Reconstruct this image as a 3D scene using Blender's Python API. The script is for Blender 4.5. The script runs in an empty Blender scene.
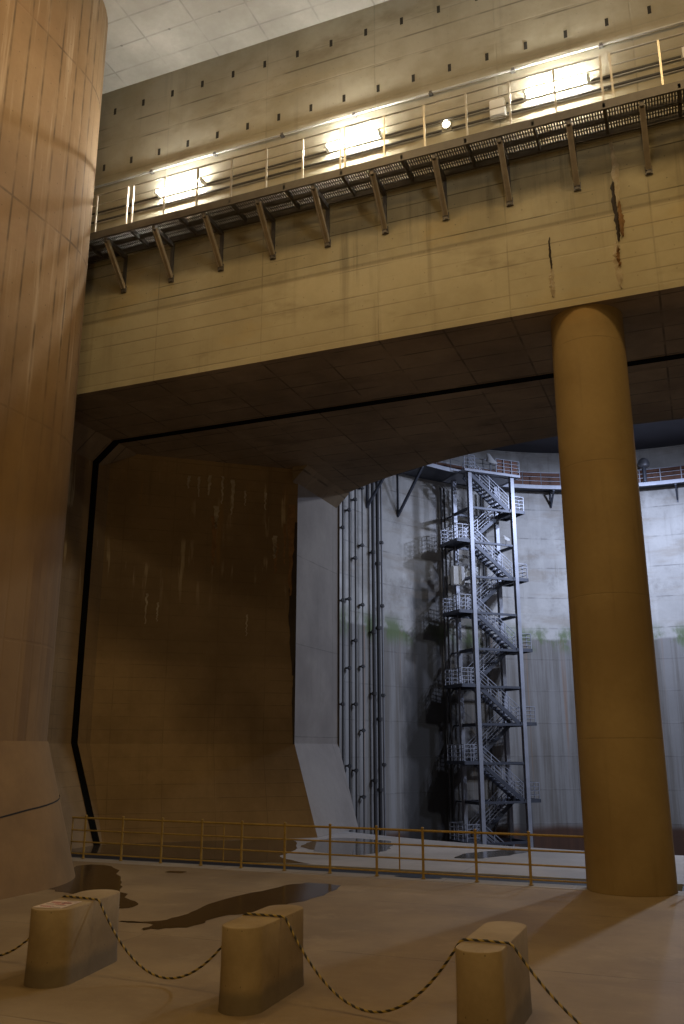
import bpy, bmesh, math, random
from mathutils import Vector, Matrix
random.seed(7)
SC = bpy.context.scene
COL = SC.collection
R = math.radians

# ------------------------------------------------------------------ mesh helpers
class MB:
    """Collects faces in world (or local) coordinates and links them as one mesh object."""
    def __init__(self):
        self.v, self.f = [], []
    def face(self, pts):
        n = len(self.v)
        self.v += [tuple(p) for p in pts]
        self.f.append(tuple(range(n, n + len(pts))))
    def box(self, a, b):
        x0, y0, z0 = a; x1, y1, z1 = b
        n = len(self.v)
        self.v += [(x0,y0,z0),(x1,y0,z0),(x1,y1,z0),(x0,y1,z0),(x0,y0,z1),(x1,y0,z1),(x1,y1,z1),(x0,y1,z1)]
        self.f += [tuple(n+i for i in q) for q in ((0,3,2,1),(4,5,6,7),(0,1,5,4),(1,2,6,5),(2,3,7,6),(3,0,4,7))]
    def bar(self, p, q, w, h=None, sides=4, up=(0,0,1)):
        """a straight member from p to q; sides=4: rectangular w x h, else a round tube of diameter w"""
        p, q = Vector(p), Vector(q); d = (q - p).normalized()
        u = Vector(up)
        if abs(d.dot(u)) > .98: u = Vector((0,1,0))
        s = d.cross(u).normalized(); t = s.cross(d).normalized()
        h = w if h is None else h
        n = len(self.v)
        if sides == 4:
            prof = [(-w/2,-h/2),(w/2,-h/2),(w/2,h/2),(-w/2,h/2)]
        else:
            prof = [(w/2*math.cos(2*math.pi*i/sides), w/2*math.sin(2*math.pi*i/sides)) for i in range(sides)]
        k = len(prof)
        for c in (p, q):
            for a, b in prof: self.v.append(tuple(c + s*a + t*b))
        for i in range(k):
            j = (i+1) % k
            self.f.append((n+i, n+j, n+k+j, n+k+i))
        self.f.append(tuple(n+i for i in reversed(range(k)))); self.f.append(tuple(n+k+i for i in range(k)))
    def loft(self, rings, cap0=True, cap1=True, closed=True):
        n = len(self.v); k = len(rings[0])
        for r in rings: self.v += [tuple(p) for p in r]
        for a in range(len(rings)-1):
            for i in range(k if closed else k-1):
                j = (i+1) % k
                self.f.append((n+a*k+i, n+a*k+j, n+(a+1)*k+j, n+(a+1)*k+i))
        if cap0: self.f.append(tuple(n+i for i in reversed(range(k))))
        if cap1: self.f.append(tuple(n+(len(rings)-1)*k+i for i in range(k)))
    def build(self, name, mat, parent=None, cyl=None, local=False, smooth=False, bevel=0):
        off = Vector((0,0,0))
        if parent is not None and not local:
            off = WORLD[parent.name]
        me = bpy.data.meshes.new(name)
        me.from_pydata([tuple(Vector(v) - off) for v in self.v], [], self.f)
        me.update()
        bm = bmesh.new(); bm.from_mesh(me)
        bmesh.ops.remove_doubles(bm, verts=bm.verts, dist=1e-4)
        bmesh.ops.recalc_face_normals(bm, faces=bm.faces)
        if bevel:
            es = [e for e in bm.edges if len(e.link_faces) == 2 and e.calc_face_angle(0) > .7]
            bmesh.ops.bevel(bm, geom=es, offset=bevel, segments=2, affect='EDGES')
        uv = bm.loops.layers.uv.new('metres')
        for f in bm.faces:
            n = f.normal
            for l in f.loops:
                p = l.vert.co + off
                if abs(n.z) > .75:
                    l[uv].uv = (p.x, p.y)
                elif cyl:
                    cx, cy, r = cyl
                    c = f.calc_center_median() + off
                    a0 = math.atan2(c.y-cy, c.x-cx); a = math.atan2(p.y-cy, p.x-cx)
                    if a - a0 > math.pi: a -= 2*math.pi
                    if a - a0 < -math.pi: a += 2*math.pi
                    l[uv].uv = (a*r, p.z)
                else:
                    t = Vector((-n.y, n.x)); t.normalize()
                    l[uv].uv = (p.x*t.x + p.y*t.y, p.z)
            if smooth: f.smooth = True
        bm.to_mesh(me); bm.free()
        if smooth:
            try: me.set_sharp_from_angle(angle=R(35))
            except Exception: pass
        me.materials.append(mat)
        o = bpy.data.objects.new(name, me)
        COL.objects.link(o)
        WORLD[o.name] = off.copy()
        if parent is not None: o.parent = parent
        if parent is not None and not local and parent.type == 'MESH' and False: pass
        return o

WORLD = {}
def tag(o, label, cat, group=None):
    o['label'] = label; o['category'] = cat
    if group: o['group'] = group
    return o
def struct(o):
    o['kind'] = 'structure'
    return o
def thing(name, loc, label, cat, group=None, rz=0):
    o = bpy.data.objects.new(name, None)
    o.empty_display_size = .3
    o.location = loc; o.rotation_euler = (0, 0, rz)
    COL.objects.link(o)
    WORLD[o.name] = Vector(loc)
    return tag(o, label, cat, group)
def kid(o, parent, dx=(0,0,0)):
    """copy of a part (and its sub-parts) moved by dx under a parent"""
    c = o.copy(); COL.objects.link(c); c.parent = parent
    c.location = Vector(o.location) + Vector(dx)
    WORLD[c.name] = WORLD[o.name].copy()
    for ch in list(o.children):
        d = ch.copy(); COL.objects.link(d); d.parent = c
    return c
def ring(cx, cy, r, z, a0=0, a1=2*math.pi, n=48, full=True):
    m = n if full else n+1
    return [(cx + r*math.cos(a0+(a1-a0)*i/n), cy + r*math.sin(a0+(a1-a0)*i/n), z) for i in range(m)]
def stadium(cx, cy, r, half, z, rot=0, n=14):
    """outline of a long rounded block: half = half length of the straight sides (along local y)"""
    pts = []
    for i in range(n+1):
        a = math.pi*i/n; pts.append((r*math.cos(a), half + r*math.sin(a)))
    for i in range(n+1):
        a = math.pi + math.pi*i/n; pts.append((r*math.cos(a), -half + r*math.sin(a)))
    c, s = math.cos(rot), math.sin(rot)
    return [(cx + x*c - y*s, cy + x*s + y*c, z) for x, y in pts]

# ------------------------------------------------------------------ materials
class NT:
    def __init__(self, name):
        self.m = bpy.data.materials.new(name); self.m.use_nodes = True
        self.t = self.m.node_tree; self.b = self.t.nodes['Principled BSDF']
    def n(self, kind, **kw):
        o = self.t.nodes.new(kind)
        for k, v in kw.items(): setattr(o, k, v)
        return o
    def put(self, val, sock):
        if isinstance(val, bpy.types.NodeSocket): self.t.links.new(val, sock)
        else: sock.default_value = val
    def math(self, op, a, b=0.0, clamp=False):
        o = self.n('ShaderNodeMath', operation=op, use_clamp=clamp)
        self.put(a, o.inputs[0]); self.put(b, o.inputs[1])
        return o.outputs[0]
    def mix(self, f, a, b, mode='MIX'):
        o = self.n('ShaderNodeMix', data_type='RGBA', blend_type=mode)
        self.put(f, o.inputs[0])
        for v, s in ((a, o.inputs[6]), (b, o.inputs[7])):
            self.put(v if isinstance(v, bpy.types.NodeSocket) else (*v[:3], 1), s)
        return o.outputs[2]
    def ramp(self, f, lo, hi):
        o = self.n('ShaderNodeMapRange'); o.interpolation_type = 'SMOOTHSTEP'
        self.put(f, o.inputs[0]); o.inputs[1].default_value = lo; o.inputs[2].default_value = hi
        return o.outputs[0]
    def noise(self, vec, scale, detail=4, rough=.55):
        o = self.n('ShaderNodeTexNoise')
        self.put(vec, o.inputs['Vector']); o.inputs['Scale'].default_value = scale
        o.inputs['Detail'].default_value = detail; o.inputs['Roughness'].default_value = rough
        return o.outputs[0]
    def scale(self, vec, s):
        o = self.n('ShaderNodeMapping'); self.put(vec, o.inputs[0]); o.inputs['Scale'].default_value = s
        return o.outputs[0]
    def uv(self):
        o = self.n('ShaderNodeUVMap'); o.uv_map = 'metres'
        s = self.n('ShaderNodeSeparateXYZ'); self.t.links.new(o.outputs[0], s.inputs[0])
        return o.outputs[0], s.outputs[0], s.outputs[1]
    def pos(self):
        o = self.n('ShaderNodeNewGeometry'); s = self.n('ShaderNodeSeparateXYZ')
        self.t.links.new(o.outputs['Position'], s.inputs[0])
        return o.outputs['Position'], s.outputs[0], s.outputs[1], s.outputs[2]
    def line(self, x, period, width, shift=0.0):
        """1 on thin lines every period metres"""
        f = self.math('FRACT', self.math('DIVIDE', self.math('ADD', x, shift), period))
        d = self.math('ABSOLUTE', self.math('SUBTRACT', f, .5))
        return self.math('SUBTRACT', 1.0, self.ramp(self.math('SUBTRACT', .5, d), width*.35/period, width/period))
    def bump(self, h, strength=.3, dist=.02):
        o = self.n('ShaderNodeBump'); o.inputs['Strength'].default_value = strength; o.inputs['Distance'].default_value = dist
        self.put(h, o.inputs['Height']); self.t.links.new(o.outputs[0], self.b.inputs['Normal'])

def concrete(name, base, dark, panel=(1.8, .9), lw=.03, lineamt=.5, panelvar=.18, streak=.35, streakcol=None,
             ties=None, blotch=(None, 0), rough=.85, bump=.25, extra=None, vlines=True, hlines=True, nscale=.35, linecol=None):
    k = NT(name); vec, u, v = k.uv(); P, X, Y, Z = k.pos()
    c = k.mix(k.ramp(k.noise(P, nscale, 6, .62), .3, .7), base, dark)
    fine = k.noise(P, 6, 5, .7)
    c = k.mix(.35, c, k.mix(fine, (.35,.35,.35), (1.35,1.35,1.35)), 'MULTIPLY') if False else k.mix(k.math('MULTIPLY', k.ramp(fine, .35, .75), .22), c, dark)
    # panel to panel tone
    fu = k.math('FLOOR', k.math('DIVIDE', u, panel[0])); fv = k.math('FLOOR', k.math('DIVIDE', v, panel[1]))
    cb = k.n('ShaderNodeCombineXYZ'); k.put(fu, cb.inputs[0]); k.put(fv, cb.inputs[1])
    wn = k.n('ShaderNodeTexWhiteNoise', noise_dimensions='2D'); k.t.links.new(cb.outputs[0], wn.inputs['Vector'])
    c = k.mix(k.math('MULTIPLY', wn.outputs['Value'], panelvar), c, dark)
    # runs of water down the face
    if streak:
        sn = k.noise(k.scale(vec, (2.6, .10, 1)), 1.0, 5, .65)
        sm = k.noise(vec, .22, 2)
        f = k.math('MULTIPLY', k.ramp(sn, .52, .72), k.ramp(sm, .4, .62))
        c = k.mix(k.math('MULTIPLY', f, streak), c, streakcol or [x*.35 for x in dark])
    if blotch[0]:
        bn = k.noise(k.scale(vec, (.5, .9, 1)), .55, 5, .6)
        c = k.mix(k.math('MULTIPLY', k.ramp(bn, .55, .72), blotch[1]), c, blotch[0])
    ln = None
    wob = k.noise(P, 1.3, 2)
    if vlines: ln = k.line(u, panel[0], lw)
    if hlines:
        h = k.line(v, panel[1], lw)
        ln = h if ln is None else k.math('MAXIMUM', ln, h)
    if ln is not None:
        lf = k.math('MULTIPLY', ln, k.math('MULTIPLY', k.ramp(wob, .3, .65), lineamt))
        c = k.mix(lf, c, linecol or [x*.22 for x in base])
    if ties:
        a = k.math('SUBTRACT', k.math('FRACT', k.math('DIVIDE', u, ties[0])), .5)
        b = k.math('SUBTRACT', k.math('FRACT', k.math('DIVIDE', v, ties[1])), .5)
        d = k.math('SQRT', k.math('ADD', k.math('POWER', k.math('MULTIPLY', a, ties[0]), 2), k.math('POWER', k.math('MULTIPLY', b, ties[1]), 2)))
        c = k.mix(k.math('MULTIPLY', k.math('SUBTRACT', 1, k.ramp(d, ties[2]*.6, ties[2])), .7), c, [x*.3 for x in base])
    if extra: c = extra(k, c, vec, u, v, P, X, Y, Z)
    k.put(c, k.b.inputs['Base Color']); k.b.inputs['Roughness'].default_value = rough
    hgt = k.math('ADD', k.math('MULTIPLY', fine, .5), k.math('MULTIPLY', k.noise(P, 1.6, 3), .5))
    if ln is not None: hgt = k.math('SUBTRACT', hgt, k.math('MULTIPLY', ln, .6))
    k.bump(hgt, bump, .03)
    return k.m

def plain(name, col, rough=.6, metal=0, var=.25, scale=3.0, rust=None):
    k = NT(name); P, X, Y, Z = k.pos()
    c = k.mix(k.math('MULTIPLY', k.ramp(k.noise(P, scale, 5), .3, .75), var), col, [x*.4 for x in col])
    if rust: c = k.mix(k.math('MULTIPLY', k.ramp(k.noise(P, scale*1.7, 4), .55, .7), rust), c, (.16,.06,.02))
    k.put(c, k.b.inputs['Base Color']); k.b.inputs['Roughness'].default_value = rough; k.b.inputs['Metallic'].default_value = metal
    return k.m

def emit(name, col, s):
    k = NT(name); k.b.inputs['Base Color'].default_value = (*col, 1)
    k.b.inputs['Emission Color'].default_value = (*col, 1); k.b.inputs['Emission Strength'].default_value = s
    return k.m

def shaft_extra(k, c, vec, u, v, P, X, Y, Z):
    # below the old water line the wall is duller, streaked brown, with green growth along the line
    n = k.noise(P, .5, 4)
    zz = k.math('ADD', Z, k.math('MULTIPLY', k.math('SUBTRACT', n, .5), .5))
    low = k.math('SUBTRACT', 1, k.ramp(zz, 11.05, 11.3))
    sn = k.noise(k.scale(vec, (1.6, .05, 1)), 1.0, 6, .7)
    lowc = k.mix(k.ramp(sn, .4, .62), (.185,.18,.178), (.075,.062,.048))
    c = k.mix(k.math('MULTIPLY', low, .75), c, lowc)
    band = k.math('MULTIPLY', k.ramp(zz, 9.8, 11.0), k.math('SUBTRACT', 1, k.ramp(zz, 11.4, 12.6)))
    gn = k.noise(k.scale(vec, (1, .6, 1)), .45, 5, .65)
    c = k.mix(k.math('MULTIPLY', k.math('MULTIPLY', band, k.ramp(gn, .44, .58)), .85), c, (.105,.15,.055))
    rn = k.noise(k.scale(vec, (2.2, .04, 1)), 1.0, 4, .6)
    c = k.mix(k.math('MULTIPLY', k.math('MULTIPLY', low, k.ramp(rn, .58, .72)), .5), c, (.25,.13,.06))
    # rusty wet foot
    c = k.mix(k.math('SUBTRACT', 1, k.ramp(zz, -2.9, -2.3)), c, k.mix(sn, (.13,.055,.028), (.03,.02,.015)))
    # tower shadow and black stain painted left of it, thin black run right
    for u0, wd, zt, am in ((SHADOW_STAIN_A, 4.6, 10.0, .95), (SHADOW_STAIN_A+.3, 2.6, 17.5, .8), (STAIN_B, 1.0, 3.2, .85)):
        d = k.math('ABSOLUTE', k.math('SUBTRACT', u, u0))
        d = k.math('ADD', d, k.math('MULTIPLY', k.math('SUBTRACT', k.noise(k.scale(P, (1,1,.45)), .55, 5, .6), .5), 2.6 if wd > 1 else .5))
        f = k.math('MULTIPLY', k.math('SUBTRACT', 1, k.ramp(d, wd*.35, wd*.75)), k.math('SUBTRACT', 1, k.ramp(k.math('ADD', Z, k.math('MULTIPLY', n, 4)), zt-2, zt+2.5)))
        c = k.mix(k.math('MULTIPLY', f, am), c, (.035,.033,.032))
    # pale wash of lime in the upper part
    wn = k.noise(k.scale(vec, (.8, .12, 1)), .8, 5, .6)
    up = k.ramp(zz, 11.2, 12.5)
    c = k.mix(k.math('MULTIPLY', k.math('MULTIPLY', up, k.ramp(wn, .5, .7)), .35), c, (.66,.66,.64))
    c = k.mix(k.math('MULTIPLY', k.math('MULTIPLY', up, k.ramp(k.noise(P, .33, 6, .72), .47, .66)), .6), c, (.22,.205,.185))
    c = k.mix(k.math('MULTIPLY', k.math('MULTIPLY', up, k.ramp(k.noise(k.scale(vec, (.25, 1.1, 1)), .7, 5, .65), .5, .66)), .4), c, (.27,.22,.165))
    return c

def brown_extra(k, c, vec, u, v, P, X, Y, Z):
    # lime runs and rust high on the side wall
    band = k.math('MULTIPLY', k.ramp(Z, 7.6, 9.8), k.math('SUBTRACT', 1, k.ramp(Z, 12.4, 13.2)))
    sn = k.noise(k.scale(vec, (3.2, .22, 1)), 1.0, 4, .6)
    sp = k.noise(vec, .42, 3)
    f = k.math('MULTIPLY', k.math('MULTIPLY', band, k.ramp(sn, .55, .64)), k.ramp(sp, .44, .56))
    c = k.mix(k.math('MULTIPLY', f, .75), c, (.72,.62,.40))
    rn = k.noise(k.scale(vec, (1.3, .12, 1)), 1.0, 4, .6)
    c = k.mix(k.math('MULTIPLY', k.math('MULTIPLY', band, k.ramp(rn, .58, .72)), .5), c, (.42,.22,.05))
    c = k.mix(k.math('MULTIPLY', k.math('MULTIPLY', k.ramp(Z, 5.9, 6.1), k.math('SUBTRACT', 1, k.ramp(Z, 12, 13.5))), .35), c, (.17,.115,.055))  # darker above the beam's shadow edge, shade put into the colour
    return c

def beam_extra(k, c, vec, u, v, P, X, Y, Z):
    # upper belt is the older smoother pour; thin board lines every 0.42 m in the lower pours
    fl = k.line(v, .42, .022)
    fm = k.noise(k.scale(vec, (.35, 3, 1)), 1.0, 3)
    low = k.math('SUBTRACT', 1, k.ramp(Z, 18.1, 18.3))
    c = k.mix(k.math('MULTIPLY', k.math('MULTIPLY', fl, k.ramp(fm, .42, .6)), k.math('MULTIPLY', low, .75)), c, (.06,.05,.028))
    seam = k.math('SUBTRACT', 1, k.ramp(k.math('ABSOLUTE', k.math('SUBTRACT', Z, 16.07)), .02, .09))
    c = k.mix(k.math('MULTIPLY', seam, .45), c, (.08,.06,.03))
    lowest = k.math('SUBTRACT', 1, k.ramp(Z, 15.95, 16.15))
    c = k.mix(k.math('MULTIPLY', lowest, .25), c, (.62,.55,.38))  # lowest band painted lighter, as its face is lit differently
    upz = k.ramp(Z, 18.5, 20.5)
    c = k.mix(k.math('MULTIPLY', upz, .55), c, k.mix(k.ramp(k.noise(P, .45, 6, .65), .35, .65), (.27,.25,.20), (.40,.38,.33)))
    c = k.mix(k.math('MULTIPLY', k.ramp(k.noise(k.scale(P, (.5,1,1.3)), .5, 5, .65), .54, .70), .45), c, (.15,.12,.07))
    for z0 in (22.6, 23.35):
        sm = k.math('SUBTRACT', 1, k.ramp(k.math('ABSOLUTE', k.math('SUBTRACT', Z, z0)), .01, .04))
        c = k.mix(k.math('MULTIPLY', k.math('MULTIPLY', sm, k.ramp(k.noise(P, .8, 2), .4, .6)), .6), c, (.05,.04,.025))
    return c

def floor_extra(k, c, vec, u, v, P, X, Y, Z):
    d = k.noise(P, .16, 5, .6)
    c = k.mix(k.math('MULTIPLY', k.ramp(d, .45, .62), .6), c, (.16,.115,.06))
    d2 = k.noise(P, .9, 6, .7)
    c = k.mix(k.math('MULTIPLY', k.ramp(d2, .52, .75), .4), c, (.37,.285,.165))
    d3 = k.noise(k.scale(P, (.35, 2.0, 1)), .6, 5, .7)
    c = k.mix(k.math('MULTIPLY', k.ramp(d3, .56, .74), .35), c, (.16,.115,.07))
    return c

def pillar_extra(k, c, vec, u, v, P, X, Y, Z):
    # the lower lifts are smoother, a mottled darker brown
    low = k.math('SUBTRACT', 1, k.ramp(Z, 9.5, 13.5))
    n = k.noise(k.scale(vec, (.6, .25, 1)), .8, 5, .6)
    lowc = k.mix(k.ramp(n, .35, .65), (.235,.14,.045), (.155,.088,.026))
    return k.mix(k.math('MULTIPLY', low, .9), c, lowc)

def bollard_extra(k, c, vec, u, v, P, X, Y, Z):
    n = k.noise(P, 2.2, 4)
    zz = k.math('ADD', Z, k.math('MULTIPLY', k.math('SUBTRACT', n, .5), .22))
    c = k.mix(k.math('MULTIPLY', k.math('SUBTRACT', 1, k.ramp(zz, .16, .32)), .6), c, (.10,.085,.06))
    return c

SHADOW_STAIN_A, STAIN_B = 21.0*math.atan2(11.85,-17.35), 21.0*math.atan2(17.3,-11.9)
M = {}
M['beam'] = concrete('beam concrete', (.43,.39,.265), (.26,.228,.145), panel=(3.6,1.26), lineamt=.4, panelvar=.35, streak=.55,
                     blotch=((.42,.29,.09), .35), extra=beam_extra, ties=(.9,.63,.022))
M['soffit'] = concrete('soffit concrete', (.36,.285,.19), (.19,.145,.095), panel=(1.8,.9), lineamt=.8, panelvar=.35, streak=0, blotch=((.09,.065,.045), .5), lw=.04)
M['ceiling'] = concrete('ceiling concrete', (.52,.50,.45), (.33,.31,.27), panel=(1.8,.9), lineamt=.5, panelvar=.3, streak=0, ties=(1.8,1.8,.05), lw=.04, linecol=(.2,.19,.17), blotch=((.30,.28,.23),.5))
M['side'] = concrete('side wall concrete', (.32,.225,.115), (.20,.135,.065), panel=(1.8,.45), lineamt=.35, lw=.02, panelvar=.15, streak=.25, extra=brown_extra)
M['jamb'] = concrete('jamb concrete', (.33,.305,.285), (.22,.20,.19), panel=(4.2,3.4), lineamt=.4, panelvar=.25, streak=.15, bump=.2)
M['pillar'] = concrete('pillar concrete', (.31,.21,.118), (.20,.125,.062), panel=(.6,5.4), lw=.045, lineamt=.75, panelvar=.2, streak=.55, streakcol=(.56,.45,.33), ties=(.6,.9,.02), blotch=((.24,.13,.07),.4), hlines=True, nscale=.25, extra=pillar_extra)
M['column'] = concrete('round column concrete', (.36,.262,.115), (.25,.172,.07), panel=(2.98,3.2), lw=.018, lineamt=.3, panelvar=.2, streak=.45, blotch=((.40,.24,.07),.4))
M['floor'] = concrete('tank floor concrete', (.29,.212,.108), (.20,.14,.068), panel=(9,4.5), lw=.03, lineamt=.5, panelvar=.15, streak=0, extra=floor_extra, rough=.7, nscale=.5)
M['curb'] = concrete('kerb concrete', (.34,.30,.23), (.22,.19,.15), panel=(3,5), lw=.03, lineamt=.5, streak=0, rough=.65)
M['outer'] = concrete('outer floor concrete', (.42,.41,.41), (.27,.265,.26), panel=(6,6), lw=.03, lineamt=.4, streak=0, rough=.6, nscale=.3)
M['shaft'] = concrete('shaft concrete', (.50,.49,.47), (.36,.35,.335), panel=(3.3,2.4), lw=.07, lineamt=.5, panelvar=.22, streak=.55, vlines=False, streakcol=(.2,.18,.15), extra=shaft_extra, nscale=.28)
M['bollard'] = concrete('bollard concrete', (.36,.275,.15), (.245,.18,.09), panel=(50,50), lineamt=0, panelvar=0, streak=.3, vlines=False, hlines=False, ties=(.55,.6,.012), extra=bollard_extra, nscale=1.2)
M['foot'] = concrete('pillar foot concrete', (.26,.155,.05), (.18,.105,.032), panel=(50,50), lineamt=0, panelvar=0, streak=.25, vlines=False, hlines=False, nscale=.5)
M['roof'] = plain('dark steel roof', (.055,.055,.07), .7, 0, .3, .5)
M['joint'] = plain('black joint rubber', (.006,.006,.006), .95, 0)
M['joint'].node_tree.nodes['Principled BSDF'].inputs['Specular IOR Level'].default_value = .05
M['galv'] = plain('galvanised steel', (.50,.50,.48), .45, .55, .3, 4)
M['bracket'] = plain('dull painted bracket steel', (.40,.34,.25), .5, .3, .35, 5)
M['deck'] = plain('dark grating steel', (.12,.11,.10), .55, .4, .3, 5)
M['rail'] = plain('walkway railing steel', (.46,.43,.37), .4, .6, .25, 5)
M['tower'] = plain('stair tower steel', (.36,.375,.43), .45, .35, .3, 1.5)
M['darksteel'] = plain('stair tower dark steel', (.085,.092,.115), .5, .4, .3, 2)
M['pipe'] = plain('dark pipe', (.06,.06,.065), .5, .3, .3, 3)
M['greypipe'] = plain('grey pipe', (.26,.265,.29), .45, .4, .3, 2)
M['cable'] = plain('dark conduit', (.07,.065,.055), .6, .1)
M['fence'] = plain('ochre fence paint', (.38,.265,.075), .45, .1, .4, 5, rust=.3)
M['brick'] = plain('rust red panels', (.21,.095,.06), .7, 0, .45, 1.1)
M['white'] = plain('white enamel', (.75,.75,.74), .4, 0, .12, 3)
M['lampbody'] = plain('lamp housing', (.55,.55,.52), .4, 0, .12, 3)
M['tube'] = emit('fluorescent tube', (1.0,.97,.88), 330)
M['bulb'] = emit('small warm bulb', (1.0,.90,.66), 14)
M['lime'] = concrete('lime streak', (.50,.44,.32), (.32,.26,.17), panel=(50,50), lineamt=0, panelvar=0, streak=0, nscale=4, bump=.6)
M['void'] = plain('dark crevice', (.03,.02,.012), .8)
M['rust'] = plain('rusty deposit', (.30,.17,.07), .8, 0, .6, 6)
M['seep'] = plain('black seepage', (.035,.024,.013), .5, 0, .4, 4)
M['slot'] = plain('shadowed recess', (.02,.017,.012), .9)

def wet(name, col, rough=.06):
    k = NT(name); P, X, Y, Z = k.pos()
    k.put(k.mix(k.noise(P, 1.4, 4), col, [x*.55 for x in col]), k.b.inputs['Base Color'])
    k.put(k.math('ADD', k.math('MULTIPLY', k.noise(P, 2.0, 3), .10), rough-.03), k.b.inputs['Roughness'])
    k.b.inputs['IOR'].default_value = 1.33
    k.bump(k.noise(P, 5, 2), .03, .01)
    return k.m
M['puddle'] = wet('brown puddle water', (.05,.03,.014), .16)
M['wetfloor'] = wet('dark standing water', (.06,.048,.036), .05)
M['greywater'] = wet('thin water on grey floor', (.14,.135,.13), .05)

M['gutterwater'] = plain('dark gutter water', (.012,.015,.022), .6, 0)  # near black, so the shade of the recessed gutter sits in the colour
M['gutterwater'].node_tree.nodes['Principled BSDF'].inputs['Specular IOR Level'].default_value = .25
k = NT('yellow black rope'); vec, u, v = k.uv()
st = k.math('FRACT', k.math('ADD', k.math('DIVIDE', u, .12), v))
k.put(k.mix(k.ramp(st, .42, .52), (.36,.26,.06), (.025,.022,.016)), k.b.inputs['Base Color']); k.b.inputs['Roughness'].default_value = .6
M['rope'] = k.m
M['paper'] = plain('laminated paper', (.66,.55,.47), .4, 0, .15, 20)
M['ink'] = plain('faded red print', (.42,.10,.09), .5, 0, .3, 30)
M['dark_ink'] = plain('faded dark print', (.13,.08,.08), .5, 0, .3, 30)

# ------------------------------------------------------------------ the setting
CX, CY, RS = -1.0, 50.75, 21.0           # the shaft's axis and radius
YW, ZS, ZC = 20.46, 13.67, 24.85         # front wall plane, soffit, ceiling
ZSC = 26.5                              # roof over the shaft
FL = 3.15                                # height of the flared foot of walls and pillars

# floor of the tank
b = MB(); b.face([(-45,-9,0),(32,-9,0),(32,20.98,0),(-45,20.98,0)]); struct(b.build('floor', M['floor']))
b = MB(); b.box((-45,20.98,-.6),(32,21.64,.004)); struct(b.build('trim_1', M['curb']))               # kerb under the fence
b = MB(); b.face([(-45,21.64,-.32),(32,21.64,-.32),(32,22.75,-.32),(-45,22.75,-.32)]); struct(b.build('trim_2', M['curb']))   # bed of the gutter
RF = RS+1.15
arc = [(CX+RF*math.cos(a), CY+RF*math.sin(a)) for a in [R(-128.5)+ (R(-51.5)-R(-128.5))*i/40 for i in range(41)]]
top = [(-22,22.75),(20,22.75),(20,31)] 
b = MB()
pl = [(-22,22.75,0),(20,22.75,0),(20,34.5,0)] + [(x,y,0) for x,y in reversed(arc)] + [(-22,34.5,0)]
b.face(pl)
b.face([(-22,22.75,-.6),(20,22.75,-.6),(20,22.75,0),(-22,22.75,0)])
for (x0,y0),(x1,y1) in zip(arc, arc[1:]): b.face([(x0,y0,-1.4),(x1,y1,-1.4),(x1,y1,0),(x0,y0,0)])
struct(b.build('floor_shaft_side', M['outer']))

# ceiling
b = MB(); b.face([(-45,-9,ZC),(32,-9,ZC),(32,YW,ZC),(-45,YW,ZC)]); struct(b.build('ceiling', M['ceiling']))

# front wall over and beside the opening
XL, XR = -19.55, 17.55
b = MB()
b.face([(-45,YW,ZS),(32,YW,ZS),(32,YW,ZC),(-45,YW,ZC)])
b.face([(-45,YW,0),(XL,YW,0),(XL,YW,ZS),(-45,YW,ZS)])
b.face([(XR,YW,0),(32,YW,0),(32,YW,ZS),(XR,YW,ZS)])
wall_front = struct(b.build('wall_front', M['beam']))
# rows of small recesses high on the wall
b = MB()
for i in range(-3, 18): b.box((-16.61+1.14*i-.045, YW-.012, 23.83),(-16.61+1.14*i+.045, YW+.02, 24.07))
for i in range(-3, 18): b.box((-16.88+1.085*i-.045, YW-.012, 21.68),(-16.88+1.085*i+.045, YW+.02, 21.92))
b.build('form_recess', M['slot'], wall_front)

# soffit through to the shaft
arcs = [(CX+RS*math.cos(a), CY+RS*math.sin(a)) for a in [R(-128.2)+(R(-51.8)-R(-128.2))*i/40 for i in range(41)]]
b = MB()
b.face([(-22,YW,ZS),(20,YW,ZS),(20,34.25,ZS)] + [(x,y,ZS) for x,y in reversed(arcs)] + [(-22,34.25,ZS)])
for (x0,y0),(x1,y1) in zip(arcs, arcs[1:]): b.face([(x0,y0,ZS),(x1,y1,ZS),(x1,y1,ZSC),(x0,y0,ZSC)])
struct(b.build('ceiling_opening', M['soffit']))

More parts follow.
